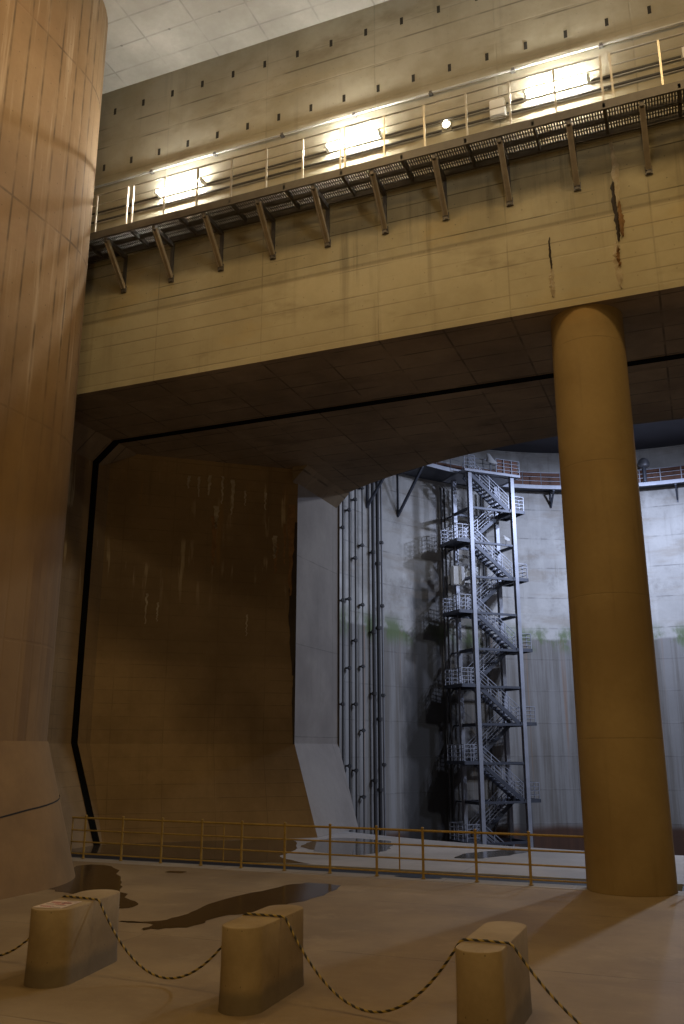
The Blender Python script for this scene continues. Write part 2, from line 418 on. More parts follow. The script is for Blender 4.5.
# side walls of the opening: straight, then funnelled in, then a jamb; flared foot
def sidewall(sgn):
    mx = lambda x: x if sgn < 0 else 2*CX - x
    up = [(-19.55,YW),(-19.55,25.4),(-14.0,30.0),(-14.0,34.27)]
    lo = [(-18.35,YW),(-18.35,24.83),(-12.8,29.43),(-12.8,33.38)]
    rows = []
    for z in (0, FL, ZS):
        rows.append([(mx(x), y, z) for x, y in (lo if z == 0 else up)])
    return rows
for sgn, nm in ((-1,'wall_left'),(1,'wall_right')):
    r0, r1, r2 = sidewall(sgn)
    b = MB(); j = MB()
    for i in range(3):
        t = b if i < 2 else j
        t.face([r0[i], r0[i+1], r1[i+1], r1[i]]); t.face([r1[i], r1[i+1], r2[i+1], r2[i]])
    # closing face of the flared foot towards the shaft
    j.face([r0[3], r1[3], (r1[3][0]-(.01 if sgn<0 else -.01), r1[3][1]+.3, 0)])
    w = struct(b.build(nm, M['side']))
    struct(j.build(nm.replace('wall_', 'wall_jamb_'), M['jamb']))
    # haunch under the soffit
    h = MB(); mx = (lambda x: x) if sgn < 0 else (lambda x: 2*CX - x)
    tri = lambda y: [(mx(-18.72),y,ZS+.01),(mx(-19.58),y,ZS+.01),(mx(-19.58),y,12.95)]
    h.loft([tri(YW+.002), tri(24.9), [(mx(-18.80),25.95,ZS+.01),(mx(-18.86),26.0,ZS+.01),(mx(-18.86),26.0,ZS-.03)]])
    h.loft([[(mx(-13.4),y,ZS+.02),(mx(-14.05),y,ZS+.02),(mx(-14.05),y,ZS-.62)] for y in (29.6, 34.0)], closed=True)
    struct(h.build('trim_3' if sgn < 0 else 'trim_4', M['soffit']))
    if sgn < 0:
        wall_left = w

# black movement joint round the opening at y = 24.55
YJ, jw = 24.55, .34
def strip(path, nrm, wd=jw, off=.012):
    b = MB()
    for (p, q, n) in zip(path, path[1:], nrm):
        o = Vector((n[0],0,n[1])).normalized()*off
        P0 = Vector((p[0],YJ,p[1]))+o; P1 = Vector((q[0],YJ,q[1]))+o; w = Vector((0,wd/2,0))
        b.face([P0-w, P1-w, P1+w, P0+w])
    return b
b = strip([(20,ZS),(-18.72,ZS),(-19.55,12.98),(-19.55,FL),(-18.35,0)], [(0,-1),(.64,-.77),(1,0),(.93,.36)])
struct(b.build('trim_5', M['joint']))

# shaft wall: whole drum except for the opening, and its roof
b = MB()
N = 120; a0, a1 = R(-52), R(-128+360)
rows = [[(CX+RS*math.cos(a0+(a1-a0)*i/N), CY+RS*math.sin(a0+(a1-a0)*i/N), z) for i in range(N+1)] for z in (-24, ZSC)]
b.loft(rows, False, False, closed=False)
aa = [R(-128)+(R(76))*i/40 for i in range(41)]
b.loft([[(CX+RF*math.cos(a), CY+RF*math.sin(a), z) for a in aa] for z in (-24, -1.4)], False, False, closed=False)
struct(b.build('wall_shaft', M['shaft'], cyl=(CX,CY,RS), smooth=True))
b = MB(); b.face(ring(CX,CY,RS,-24,n=64)); struct(b.build('floor_shaft_bottom', M['roof']))
b = MB(); b.face(ring(CX,CY,RS+.2,ZSC,n=64))
struct(b.build('ceiling_shaft', M['roof']))
# rust-red panels on the wall above the ring balcony
b = MB(); A0, A1, n = R(60), R(205), 60
ro = [[(CX+r*math.cos(A0+(A1-A0)*i/n), CY+r*math.sin(A0+(A1-A0)*i/n), z) for i in range(n+1)] for r,z in ((RS-.02,23.2),(RS-.10,23.2),(RS-.10,24.75),(RS-.02,24.75))]
b.loft(ro, False, False, closed=False)
struct(b.build('trim_6', M['brick'], cyl=(CX,CY,RS)))

# mineral streaks and seepage on the walls
def streak_strip(x, z0, z1, w, mat, name, parent, y=YW-.015, wob=.07, n=22, thick=.03):
    b = MB(); L, Rr = [], []
    for i in range(n+1):
        t = i/n; z = z0+(z1-z0)*t
        ww = w*(.25+.75*math.sin(math.pi*min(1,t*1.0))**.6)*random.uniform(.55,1.1)+.015
        xx = x + wob*.35*math.sin(t*5+z0)+random.uniform(-wob,wob)*.3
        L.append((xx-ww/2,y+.02,z)); Rr.append((xx+ww/2,y+.02,z))
    C = [((l[0]+r[0])/2, y-thick, l[2]) for l, r in zip(L,Rr)]
    b.loft([L, C, Rr], False, False, closed=False)
    return b.build(name, mat, parent, smooth=True)
streak_strip(-.76, 18.15, 16.0, .20, M['lime'], 'lime_streak', wall_front)
streak_strip(-.82, 16.9, 15.2, .17, M['void'], 'dark_crevice', wall_front, thick=.05, wob=.05)
streak_strip(-.72, 16.3, 15.3, .16, M['rust'], 'rust_deposit', wall_front, wob=.04, thick=.07)
streak_strip(-.88, 15.2, 13.9, .20, M['lime'], 'lime_streak', wall_front)
streak_strip(-.86, 15.0, 14.5, .12, M['rust'], 'rust_deposit', wall_front, thick=.06)
streak_strip(-2.5, 15.7, 14.7, .06, M['void'], 'dark_crevice', wall_front, wob=.03)
streak_strip(-2.5, 14.8, 14.0, .16, M['lime'], 'lime_streak', wall_front, wob=.04)
# black seepage at the corner between side wall and jamb
def corner_strip(z0, z1, w, n=24):
    b = MB(); L, Rr = [], []
    d = Vector((-5.55,-4.6,0)).normalized(); nn = Vector((.64,-.77,0))
    for i in range(n+1):
        t = i/n; z = z0+(z1-z0)*t; ww = w*(.45+.55*math.sin(math.pi*t))*random.uniform(.88,1.1)
        c = Vector((-14.0,30.0,z))+nn*.012
        L.append(tuple(c)); Rr.append(tuple(c+d*ww))
    b.loft([L,Rr], False, False, closed=False)
    b.build('seepage_stain', M['seep'], wall_left)
corner_strip(11.5, 5.6, .30); corner_strip(6.2, 3.0, .12)

def side_strip(s0, z0, z1, w, mat, name, n=14):
    b = MB(); L, Rr = [], []
    d = Vector((-5.55,-4.6,0)).normalized(); nn = Vector((.638,-.770,0))
    for i in range(n+1):
        t = i/n; z = z0+(z1-z0)*t; ww = w*(1.0-.75*t)*random.uniform(.55,1.1)+.02
        c = Vector((-14.0,30.0,z))+nn*.014+d*(s0+random.uniform(-.03,.03))
        L.append(tuple(c-d*ww/2)); Rr.append(tuple(c+d*ww/2))
    b.loft([L,Rr], False, False, closed=False)
    b.build(name, mat, wall_left)
for s0, z0, z1, w in ((4.3,13.0,12.5,.12),(3.9,13.0,12.2,.10),(3.5,13.1,12.3,.14),(3.0,13.1,12.0,.10),(2.6,13.0,11.6,.16),(2.1,12.6,12.0,.08),(1.3,12.6,11.9,.08),(3.2,11.9,11.0,.22),(.9,10.9,10.0,.22),(5.6,8.4,7.3,.07),(5.2,8.1,7.4,.06),(1.9,7.8,7.0,.05)):
    side_strip(s0, z0, z1, w, M['lime'], 'lime_streak')
for s0, z0, z1, w in ((3.25,11.5,9.6,.26),(.85,10.6,9.4,.20),(.25,12.2,8.6,.34),(.5,11.4,9.8,.12)):
    side_strip(s0, z0, z1, w, M['rust'], 'rust_streak')

# ------------------------------------------------------------------ pillars
def flared(cx, cy, r, half, dr, ztop, name, mat, label, cat, zb=FL):
    t = thing(name, (cx,cy,0), label, cat)
    return t
pil = thing('concrete_pillar', (-17.4,9.4,0), 'huge stained concrete pillar with a flared foot, beside the bollard carrying a notice', 'pillar')
half = 7.0; pcx, pcy, pr, pR = -17.4, 16.35-half, 2.78, 3.70
b = MB(); b.loft([stadium(pcx,pcy,pr,half,z,n=28) for z in (FL, ZC)], False, False)
b.build('shaft', M['pillar'], pil, smooth=True)
b = MB(); b.loft([stadium(pcx,pcy,pR,half,0,n=28), stadium(pcx,pcy,pr+.03,half,FL,n=28)], False, True)
b.build('flared_foot', M['foot'], pil, smooth=True)
b = MB()
def crack_pt(z, k): 
    rr = pR + (pr-pR)*z/FL + .004
    return rr
# thin crack running round the foot
s0 = stadium(pcx,pcy,1,half,0,n=28)
pts = []
for i in range(12):
    y = pcy+half-6.0+i*.55; z = 1.0+.06*i
    rr = pR+(pr+.03-pR)*z/FL+.012
    if y <= pcy+half: pts.append((pcx+rr, y, z))
for i in range(10):
    a = i*.12; z = 1.66+.03*i; rr = pR+(pr+.03-pR)*z/FL+.012
    pts.append((pcx+rr*math.cos(a), pcy+half+rr*math.sin(a), z))
lo = [(x,y,z-.018) for x,y,z in pts]; hi = [(x,y,z+.018) for x,y,z in pts]
b.loft([lo,hi], False, False, closed=False); b.build('crack', M['slot'], pil)

colm = thing('round_column', (-1.8,21.42,0), 'round concrete column carrying the beam at the right end of the ochre fence', 'column')
b = MB(); b.loft([ring(-1.83,21.42,r,z,n=64) for r, z in ((.95,-.35), (.95,0), (.90,ZS))], True, False)
b.build('column_shaft', M['column'], colm, cyl=(-1.8,21.42,.95), smooth=True)

# ------------------------------------------------------------------ walkway on the wall
WX0 = -15.70; DX = 1.75; YO = 19.30; ZD = 18.42
walk = thing('wall_walkway', (-7.8,YW,ZD), 'steel walkway bracketed along the front wall above the opening', 'walkway')
xs = [WX0+DX*i for i in range(-4, 13)]
X0, X1 = xs[0]-.5, xs[-1]+.5
b = MB()
b.box((X0,YO,ZD-.20),(X1,YO+.06,ZD+.05)); b.box((X0,YW-.12,ZD-.20),(X1,YW-.06,ZD))
b.box((X0,(YO+YW)/2-.03,ZD-.16),(X1,(YO+YW)/2+.03,ZD-.03))
for x in xs: b.box((x+DX/2-.03,YO,ZD-.16),(x+DX/2+.03,YW-.06,ZD-.03))
b.build('deck_frame', M['deck'], walk)
b = MB(); b.box((X0,YW-.055,ZD-.22),(X1,YW-.002,ZD-.04)); b.build('wall_angle', M['rail'], walk)
g0 = None
for x in xs[:-1]:
    if g0 is None:
        b = MB()
        nb = 26
        for i in range(nb):
            px = x+ (i+.5)*DX/nb; b.box((px-.019,YO+.06,ZD-.03),(px+.019,YW-.12,ZD))
        for i in range(7):
            py = YO+.1+i*.155; b.box((x,py-.012,ZD-.03),(x+DX,py+.012,ZD-.005))
        g0 = b.build('grating', M['deck'], walk); gx = x
    else: kid(g0, walk, (x-gx,0,0))
br0 = None
for x in xs:
    if br0 is None:
        b = MB(); b.bar((x,YO+.05,ZD-.27),(x,YW,ZD-.27),.10,.14)
        br0 = b.build('bracket', M['deck'], walk)
        b = MB(); b.bar((x,YO+.12,ZD-.27),(x,YW-.05,17.02),.055,.13,up=(1,0,0)); b.bar((x-.055,YO+.12,ZD-.27),(x-.055,YW-.05,17.02),.03,.13,up=(0,0,1)); b.bar((x+.055,YO+.12,ZD-.27),(x+.055,YW-.05,17.02),.03,.13,up=(0,0,1))
        s = b.build('strut', M['bracket'], br0, local=False)
        b = MB(); b.box((x-.05,YW-.07,16.9),(x+.05,YW-.002,ZD-.2)); b.box((x-.09,YW-.05,16.88),(x+.09,YW-.002,17.1))
        b.build('wall_plate', M['deck'], br0)
        bx = x
    else: kid(br0, walk, (x-bx,0,0))
# railing of bays of six between double posts
p0 = None
def rpost(x):
    global p0, p0x
    if p0 is None:
        b = MB(); b.box((x-.025,YO+.005,ZD-.15),(x+.025,YO+.055,19.80)); p0 = b.build('rail_post', M['rail'], walk); p0x = x
    else: kid(p0, walk, (x-p0x,0,0))
for sx in (-21.86, -14.76, -7.72, -.58):
    L = 6.9; nbay = 6
    for i in range(nbay+1): rpost(sx + L*i/nbay)
    for z, d in ((19.80,.05),(19.44,.032),(19.10,.032),(18.78,.032)):
        b = MB(); b.bar((sx-.02,YO+.03,z),(sx+L+.02,YO+.03,z),d,sides=8)
        b.build('handrail', M['rail'], walk, smooth=True)

# conduits on the wall behind the walkway
def wallpipe(name, z, y, d, mat, label, cat, hang=None):
    t = thing(name, (-7.8,y,z), label, cat)
    b = MB(); b.bar((-24,y,z),(6,y,z),d,sides=10); b.build('run', mat, t, smooth=True)
    if hang:
        c0 = None
        for i in range(-2,10):
            x = -14.9+2.35*i
            if c0 is None:
                b = MB(); b.box((x-.06,y-d*.7,z-d*.8),(x+.06,YW-.001,z-d*.3)); b.box((x-.04,y-d*.7,z-d*.75),(x+.04,y+d*.7,z+d*.65)); c0 = b.build('pipe_clamp', M['deck'], t); cx0 = x
            else: kid(c0, t, (x-cx0,0,0))
wallpipe('conduit_pipe', 21.06, YW-.08, .065, M['galv'], 'pale horizontal pipe on the wall above the walkway lamps', 'pipe', hang=True)
def conduit(z, d, gaps, label):
    t = thing('cable_conduit', (-7.8,YW-.06,z), label, 'conduit')
    x = -24
    for g0_, g1_ in gaps + [(6,6)]:
        b = MB(); b.bar((x,YW-.06,z),(g0_,YW-.06,z),d,sides=8); b.build('conduit_run', M['cable'], t, smooth=True); x = g1_
conduit(20.04, .085, [(-14.6,-12.8),(-8.73,-6.93),(-3.86,-3.38),(-2.92,-1.12),(1.1,1.34),(2.9,4.7)], 'upper dark cable conduit running from lamp to lamp behind the walkway railing')
conduit(19.72, .075, [(-5.22,-4.94),(-3.86,-3.38)], 'lower dark cable conduit behind the walkway railing')

# fluorescent lamps
lam = None
spots = [(-13.70,'glowing tube lamp on the wall behind the walkway, nearest the stained pillar'),
         (-7.83,'glowing tube lamp on the wall behind the walkway, middle of the three'),
         (-2.02,'glowing tube lamp on the wall behind the walkway, beside the white junction box')]
def lamp(x, label):
    t = thing('tube_lamp', (x,YW,20.05), label, 'lamp', 'tube lamps behind the walkway')
    return t
for x, lb in spots:
    t = lamp(x, lb)
    if lam is None:
        b = MB(); b.box((-.86,-.075,-.05),(.86,-.002,.05)); parts = [b.build('lamp_housing', M['lampbody'], t, local=True, bevel=.01)]
        b = MB(); b.bar((-.78,-.30,0),(.78,-.30,0),.085,sides=12); parts.append(b.build('tube', M['tube'], t, local=True, smooth=True))
        b = MB(); b.box((-.87,-.35,-.055),(-.785,-.01,.055)); parts.append(b.build('lamp_holder', M['lampbody'], t, local=True))
        b = MB(); b.box((.785,-.35,-.055),(.87,-.01,.055)); parts.append(b.build('lamp_holder', M['lampbody'], t, local=True))
        lam = t
    else:
        for p in parts: kid(p, t)
# small round bulkhead light
t = thing('bulkhead_light', (-5.08,YW,19.88), 'small round glowing bulkhead light on the wall behind the walkway', 'lamp')
b = MB(); b.loft([[(x,-y,z) for x,y,z in [(.12*math.cos(a),d,.12*math.sin(a)) for a in [2*math.pi*i/20 for i in range(20)]]] for d in (0,.07)]); b.build('lamp_base', M['lampbody'], t, local=True)
b = MB(); b.loft([[(r*math.cos(a),-d,r*math.sin(a)) for a in [2*math.pi*i/20 for i in range(20)]] for r,d in ((.10,.06),(.10,.12),(.08,.16),(.03,.18))]); b.build('globe', M['bulb'], t, local=True, smooth=True)
t = thing('junction_box', (-3.62,YW,19.9), 'white square junction box on the wall behind the walkway railing', 'box')
b = MB(); b.box((-.21,-.20,-.27),(.21,-.002,.27)); b.build('box_body', M['white'], t, local=True, bevel=.02)
b = MB(); b.box((-.19,-.22,-.25),(.19,-.20,.25)); b.build('box_lid', M['white'], t, local=True, bevel=.006)
t = thing('switch_box', (1.22,YW,20.15), 'narrow white switch box on the wall at the right end of the walkway', 'box')
b = MB(); b.box((-.08,-.10,-.18),(.08,-.002,.18)); b.build('box_body', M['white'], t, local=True, bevel=.01)

# ------------------------------------------------------------------ fence along the kerb
def fy(x): return 21.36 - .022*(x+10)
fence = thing('metal_fence', (-10,fy(-10),0), 'low ochre tube fence along the kerb, left of the round column', 'fence')
fx = [-16.5,-15.22,-13.92,-12.66,-11.45,-10.2,-8.94,-7.70,-6.52,-5.23,-3.98]
p0 = None
for x in fx:
    if p0 is None:
        b = MB(); b.bar((x,fy(x),.0),(x,fy(x),1.13),.066,sides=10); b.build
        b.loft([ring(x,fy(x),.055,z,n=12) for z in (.012,.03)])
        b.loft([ring(x,fy(x),r,z,n=10) for r,z in ((.04,1.13),(.04,1.15),(.015,1.165))])
        p0 = b.build('fence_post', M['fence'], fence, smooth=True); q = Vector((x,fy(x),0))
    else: kid(p0, fence, Vector((x,fy(x),0))-q)
for z, d in ((1.08,.055),(.75,.042),(.44,.042),(.13,.042)):
    b = MB(); b.bar((-16.98,fy(-16.98),z),(-2.70,fy(-2.70),z),d,sides=8); b.build('fence_rail', M['fence'], fence, smooth=True)
for x in (-16.97,-12.0,-7.12):
    b = MB(); b.bar((x,fy(x)+.02,.13 if x>-16.9 else .0),(x,fy(x)+.02,1.08),.036,sides=8); b.build('slim_upright', M['fence'], fence, smooth=True)
fence2 = thing('metal_fence', (-.6,fy(-.6),0), 'end post and rails of ochre tube fence, right of the round column', 'fence')
for x in (-.62, .64):
    b = MB(); b.bar((x,fy(x),.0),(x,fy(x),1.13),.066,sides=10); b.build('fence_post', M['fence'], fence2, smooth=True)
for z, d in ((1.08,.055),(.75,.042),(.44,.042),(.13,.042)):
    b = MB(); b.bar((-.62,fy(-.6),z),(.66,fy(.66),z),d,sides=8); b.build('fence_rail', M['fence'], fence2, smooth=True)

# ------------------------------------------------------------------ bollards, rope, notice
HB = .93
def bollard(cx, cy, r, half, rot, label):
    t = thing('concrete_bollard', (cx,cy,0), label, 'bollard', 'concrete bollards joined by the rope', rz=rot)
    b = MB(); rings = []
    for dr, z in ((.014,0),(.008,.12),(0,.5),(0,HB-.015),(-.008,HB-.003),(-.02,HB)):
        rings.append(stadium(0,0,r+dr,half,z,n=18))
    b.loft(rings, False, True)
    o = b.build('bollard_body', M['bollard'], t, local=True, smooth=True)
    return t
bollard(-8.48,11.0,.31,.60,R(9),'low rounded concrete bollard with a printed notice on its top')
bollard(-5.45,10.86,.265,.60,R(2),'low rounded concrete bollard in front of the long puddle, between the other two bollards')
bollard(-2.48,10.74,.26,.66,R(0),'low rounded concrete bollard nearest the round column')

def catenary(p, q, low, n=26):
    p, q = Vector(p), Vector(q); out = []
    for i in range(n+1):
        t = i/n; c = p.lerp(q, t); zl = (p.z*(1-t)+q.z*t)
        s = 4*t*(1-t); c.z = zl - (max(p.z,q.z)-low)*(1-abs(2*t-1)**2.0)
        out.append(c)
    return out
zt = HB+.02
path = catenary((-11.5,11.2,zt),(-8.77,11.02,zt-.02),.05) + [Vector((-8.73,11.02,zt)),Vector((-8.4,11.0,zt)),Vector((-8.13,10.96,zt))] \
     + catenary((-8.08,10.96,zt-.02),(-5.71,10.78,zt-.02),.08) + [Vector((-5.67,10.78,zt)),Vector((-5.4,10.79,zt)),Vector((-5.16,10.78,zt))] \
     + catenary((-5.11,10.77,zt-.02),(-2.75,10.3,zt-.02),.06) + [Vector((-2.71,10.3,zt)),Vector((-2.45,10.33,zt)),Vector((-2.21,10.3,zt))] \
     + catenary((-2.16,10.29,zt-.02),(.65,9.9,zt),.03)
me = bpy.data.meshes.new('barrier_rope'); V, F, UVs = [], [], []
n = 8; s = 0; acc = []
for i, p in enumerate(path):
    if i: s += (p-path[i-1]).length
    acc.append(s)
    d = (path[min(i+1,len(path)-1)]-path[max(i-1,0)]).normalized()
    side = d.cross(Vector((0,0,1))).normalized(); up = side.cross(d)
    for j in range(n):
        a = 2*math.pi*j/n; V.append(tuple(p+side*math.cos(a)*.0145+up*math.sin(a)*.0145))
for i in range(len(path)-1):
    for j in range(n):
        F.append((i*n+j, i*n+(j+1)%n, (i+1)*n+(j+1)%n, (i+1)*n+j)); UVs.append([(acc[i],j/n),(acc[i],(j+1)/n),(acc[i+1],(j+1)/n),(acc[i+1],j/n)])
me.from_pydata(V,[],F); ul = me.uv_layers.new(name='metres')
for pi, poly in enumerate(me.polygons):
    poly.use_smooth = True
    for q, li in enumerate(poly.loop_indices): ul.data[li].uv = UVs[pi][q]
me.materials.append(M['rope'])
rope = bpy.data.objects.new('barrier_rope', me); COL.objects.link(rope)
tag(rope, 'twisted yellow and black rope draped over the three concrete bollards', 'rope')

t = thing('paper_notice', (-8.44,10.52,HB+.002), 'faded paper notice with red print lying on a bollard top', 'notice', rz=R(9))
b = MB(); b.box((-.21,-.28,0),(.21,.28,.004)); b.build('sheet', M['paper'], t, local=True)
b = MB()
for (x0,y0,x1,y1) in ((-.16,.10,-.02,.16),(.03,.08,.15,.13),(-.05,-.02,.10,.04),(-.15,-.2,.0,-.15)): b.box((x0,y0,.004),(x1,y1,.0055))
b.build('red_print', M['ink'], t, local=True)
b = MB()
for i in range(7):
    y = -.24+.075*i
    if i % 2: b.box((-.17,y,.004),(.02+.02*i,y+.018,.0053))
    else: b.box((.02,y,.004),(.17,y+.018,.0053))
b.build('dark_print', M['dark_ink'], t, local=True)

# ------------------------------------------------------------------ puddles and wet floor
def puddle(pts, mat, label, z=.004, sub=5, rough=.10, name='puddle'):
    # smooth closed outline with a ragged edge
    P = [Vector((x,y,0)) for x,y in pts]; n = len(P); out = []
    for i in range(n):
        p0,p1,p2,p3 = P[i-1],P[i],P[(i+1)%n],P[(i+2)%n]
        for k in range(sub):
            t = k/sub
            q = .5*((2*p1)+(-p0+p2)*t+(2*p0-5*p1+4*p2-p3)*t*t+(-p0+3*p1-3*p2+p3)*t**3)
            out.append((q.x+random.uniform(-rough,rough)*.6, q.y+random.uniform(-rough,rough), z))
    b = MB(); b.face(out)
    o = b.build(name, mat); tag(o, label, 'puddle')
    return o
puddle([(-13.91,16.86),(-14.62,18.23),(-15.63,20.18),(-14.80,20.51),(-13.05,18.51),(-12.01,17.02),(-10.82,15.89),(-10.71,15.34),(-11.21,15.61),(-12.04,16.17),(-12.94,16.50)], M['puddle'], 'dark puddle spreading from the flared foot of the huge pillar')
puddle([(-10.07,14.29),(-9.40,14.56),(-9.34,15.55),(-9.49,17.07),(-9.22,18.60),(-8.87,19.69),(-7.96,19.57),(-7.79,18.16),(-7.95,17.18),(-8.20,16.12),(-8.60,15.30),(-8.58,14.40),(-9.00,13.95),(-9.24,13.77),(-9.36,14.19)], M['puddle'], 'long dark puddle stretching towards the fence behind the bollards', rough=.08)
puddle([(-12.85,20.02),(-12.4,20.02),(-12.4,20.28),(-12.8,20.30)], M['puddle'], 'tiny dark puddle near the fence, the smallest one', rough=.03, sub=4)
puddle([(-18.33,22.8),(-18.33,24.75),(-16.6,26.2),(-15.0,27.52),(-13.5,28.6),(-12.2,26.4),(-11.8,25.2),(-11.6,24.0),(-10.6,23.1),(-10.8,22.8)], M['wetfloor'], 'wide dark sheet of water at the foot of the side wall beyond the fence', rough=.04)
puddle([(-12.2,26.9),(-12.4,28.8),(-11.8,29.7),(-10.2,29.3),(-9.5,27.6),(-9.3,26.2),(-9.9,24.9),(-11.2,25.6)], M['greywater'], 'reflecting puddle on the pale floor near the shaft edge', rough=.12)
puddle([(-6.9,25.6),(-6.8,26.9),(-5.9,28.2),(-5.2,28.4),(-5.5,27.0),(-6.2,25.7)], M['greywater'], 'faint narrow puddle on the pale floor in front of the stair tower', rough=.1)
b = MB(); b.box((-45,21.645,-.32),(-2.81,22.745,-.03)); b.box((-.82,21.645,-.32),(32,22.745,-.03)); o = b.build('gutter_water', M['gutterwater']); tag(o, 'dark water standing in the gutter behind the fence', 'water'); o['kind'] = 'stuff'
o = puddle([(-7.2,21.38),(-7.3,21.56),(-6.9,21.62),(-6.3,21.62),(-6.15,21.48),(-6.6,21.36)], M['gutterwater'], 'round dark wet patch on the kerb under the fence', z=.008, rough=.02)

# ------------------------------------------------------------------ ring balcony in the shaft
ZB = 23.25
bal = thing('ring_balcony', (CX,CY,ZB), 'steel ring balcony with white edge around the shaft wall below the dark roof', 'balcony')
def rin(a):          # inner radius of the deck: wider on the side of the stair tower
    d = math.degrees(a)
    if d > 141: return 18.2
    if d > 128: return 17.9
    return 19.85
angs = [R(55)]
while angs[-1] < R(205): angs.append(angs[-1]+R(1.5))
b = MB()
for a, c in zip(angs, angs[1:]):
    ri, rj = rin((a+c)/2), rin((a+c)/2)
    q = [(CX+r*math.cos(t), CY+r*math.sin(t)) for r, t in ((ri,a),(RS-.01,a),(RS-.01,c),(rj,c))]
    b.face([(x,y,ZB) for x,y in q]); b.face([(x,y,ZB-.08) for x,y in q])
b.build('deck', M['darksteel'], bal)
b = MB()
for a, c in zip(angs, angs[1:]):
    r = rin((a+c)/2)
    P = [(CX+(r+o)*math.cos(t), CY+(r+o)*math.sin(t)) for o, t in ((-.08,a),(.0,a),(.0,c),(-.08,c))]
    n = len(b.v)
    b.loft([[(x,y,ZB-.20) for x,y in P],[(x,y,ZB+.10) for x,y in P]])
b.build('edge_channel', M['tower'], bal)
for z, d in ((.45,.035),(.8,.035),(1.15,.05)):
    for lo_, hi_ in ((55,128),(128.5,141),(141.5,205)):
        aa_ = [a for a in angs if R(lo_) <= a <= R(hi_)]
        b = MB(); b.loft([[(CX+(r)*math.cos(a), CY+(r)*math.sin(a), ZB+z+e) for r, e in ((rin(a)-.04-d/2,-d/2),(rin(a)-.04+d/2,-d/2),(rin(a)-.04+d/2,d/2),(rin(a)-.04-d/2,d/2))] for a in aa_])
        b.build('handrail', M['tower'], bal)
bb = None
for a in angs[::3]:
    r = rin(a)-.04
    x, y = CX+r*math.cos(a), CY+r*math.sin(a)
    if bb is None:
        b = MB(); b.bar((x,y,ZB+.1),(x,y,ZB+1.17),.055); bb = b.build('rail_post', M['tower'], bal); bq = Vector((x,y,0))
    else: kid(bb, bal, Vector((x,y,0))-bq)
for d in (70,79,88,97.5,106,115,153.5,163,172):
    a = R(d); ri = rin(a); c, s = math.cos(a), math.sin(a)
    b = MB(); P = lambda r, z: (CX+r*c, CY+r*s, z)
    b.bar(P(RS,ZB-.2),P(ri+.1,ZB-.2),.14,.2)
    dz = 1.15 if d < 130 else 3.3
    b.bar(P(RS-.02,ZB-.2-dz),P(ri+.15,ZB-.25),.13 if d<130 else .17)
    b.bar(P(RS-.05,ZB-.2),P(RS-.05,ZB-.3-dz),.12)
    b.build('support_bracket', M['darksteel'], bal)

# ------------------------------------------------------------------ stair tower (local: x along the flights, y into the wall)
TW, TD = 3.75, 2.3
rot = math.atan2(.7065,.7077)
tower = thing('stair_tower', (-14.67,61.84,0), 'tall grey steel zigzag stair tower standing against the round shaft wall', 'stairs', rz=rot)
ZTOP, ZBOT = 23.1, -8.6
RZ = [20.5-5.25*i for i in range(6)]      # right landings
LZ = [17.85-5.25*i for i in range(6)]     # left landings
def tb(b, name, mat, parent=tower): return b.build(name, mat, parent, local=True)
for i, (x, y) in enumerate(((0,0),(TW,0),(0,TD),(TW,TD))):
    b = MB(); w = .30
    # H-section column: two flanges and a web
    b.box((x-w/2,y-w/2,ZBOT),(x+w/2,y-w/2+.06,ZTOP)); b.box((x-w/2,y+w/2-.06,ZBOT),(x+w/2,y+w/2,ZTOP)); b.box((x-.05,y-w/2+.06,ZBOT),(x+.05,y+w/2-.06,ZTOP))
    tb(b, 'post', M['tower'])
for z in sorted(RZ+LZ):
    b = MB()
    b.box((.15,-.07,z-.24),(TW-.15,.07,z-.08)); b.box((.15,TD-.07,z-.24),(TW-.15,TD+.07,z-.08))
    b.box((-.08,.15,z-.30),(.08,TD-.15,z-.08)); b.box((TW-.08,.15,z-.30),(TW+.08,TD-.15,z-.08))
    tb(b, 'crossbeam', M['darksteel'])
def rails(b, pts, zs=(.28,.56,.84,1.12), every=1.0, d=.045, post=.05):
    """railing along a polyline of local points (x, y, z)"""
    for p, q in zip(pts, pts[1:]):
        p, q = Vector(p), Vector(q)
        for z in zs: b.bar(p+Vector((0,0,z)), q+Vector((0,0,z)), d if z == zs[-1] else d*.75)
        L = (q-p).length; n = max(1, round(L/every))
        for i in range(n+1):
            c = p.lerp(q, i/n); b.bar(c, c+Vector((0,0,zs[-1])), post)
def flight(x0, z0, x1, z1, y0, y1):
    b = MB()
    for y in (y0+.04, y1-.04): b.bar((x0,y,z0-.1),(x1,y,z1-.1),.07,.28)
    f = tb(b, 'stringer_pair', M['darksteel'])
    n = 12; b = MB()
    for i in range(1, n):
        t = i/n; x = x0+(x1-x0)*t; z = z0+(z1-z0)*t
        b.box((x-.16,y0+.08,z-.03),(x+.16,y1-.08,z+.02))
    b.build('stair_tread', M['tower'], f, local=True)
    b = MB(); dx = .0
    for y in (y0+.04, y1-.04): rails(b, [(x0,y,z0),(x1,y,z1)], every=1.2)
    b.build('handrail', M['tower'], f, local=True)
ym = TD/2
def landing(x0, x1, z, rail_pts, mat=M['darksteel']):
    b = MB(); b.box((x0,-.05,z-.06),(x1,TD+.05,z)); b.box((x0,-.1,z-.22),(x1,-.03,z+.02)); b.box((x0,TD+.03,z-.22),(x1,TD+.1,z+.02))
    xe = x0 if x0 < 0 else x1
    b.box((xe-.04,-.1,z-.22),(xe+.04,TD+.1,z+.02))
    l = tb(b, 'landing', mat)
    b = MB(); rails(b, rail_pts, every=.62); b.build('landing_rail', M['tower'], l, local=True)
lx, rx = -1.25, TW+1.0
prev = ZTOP
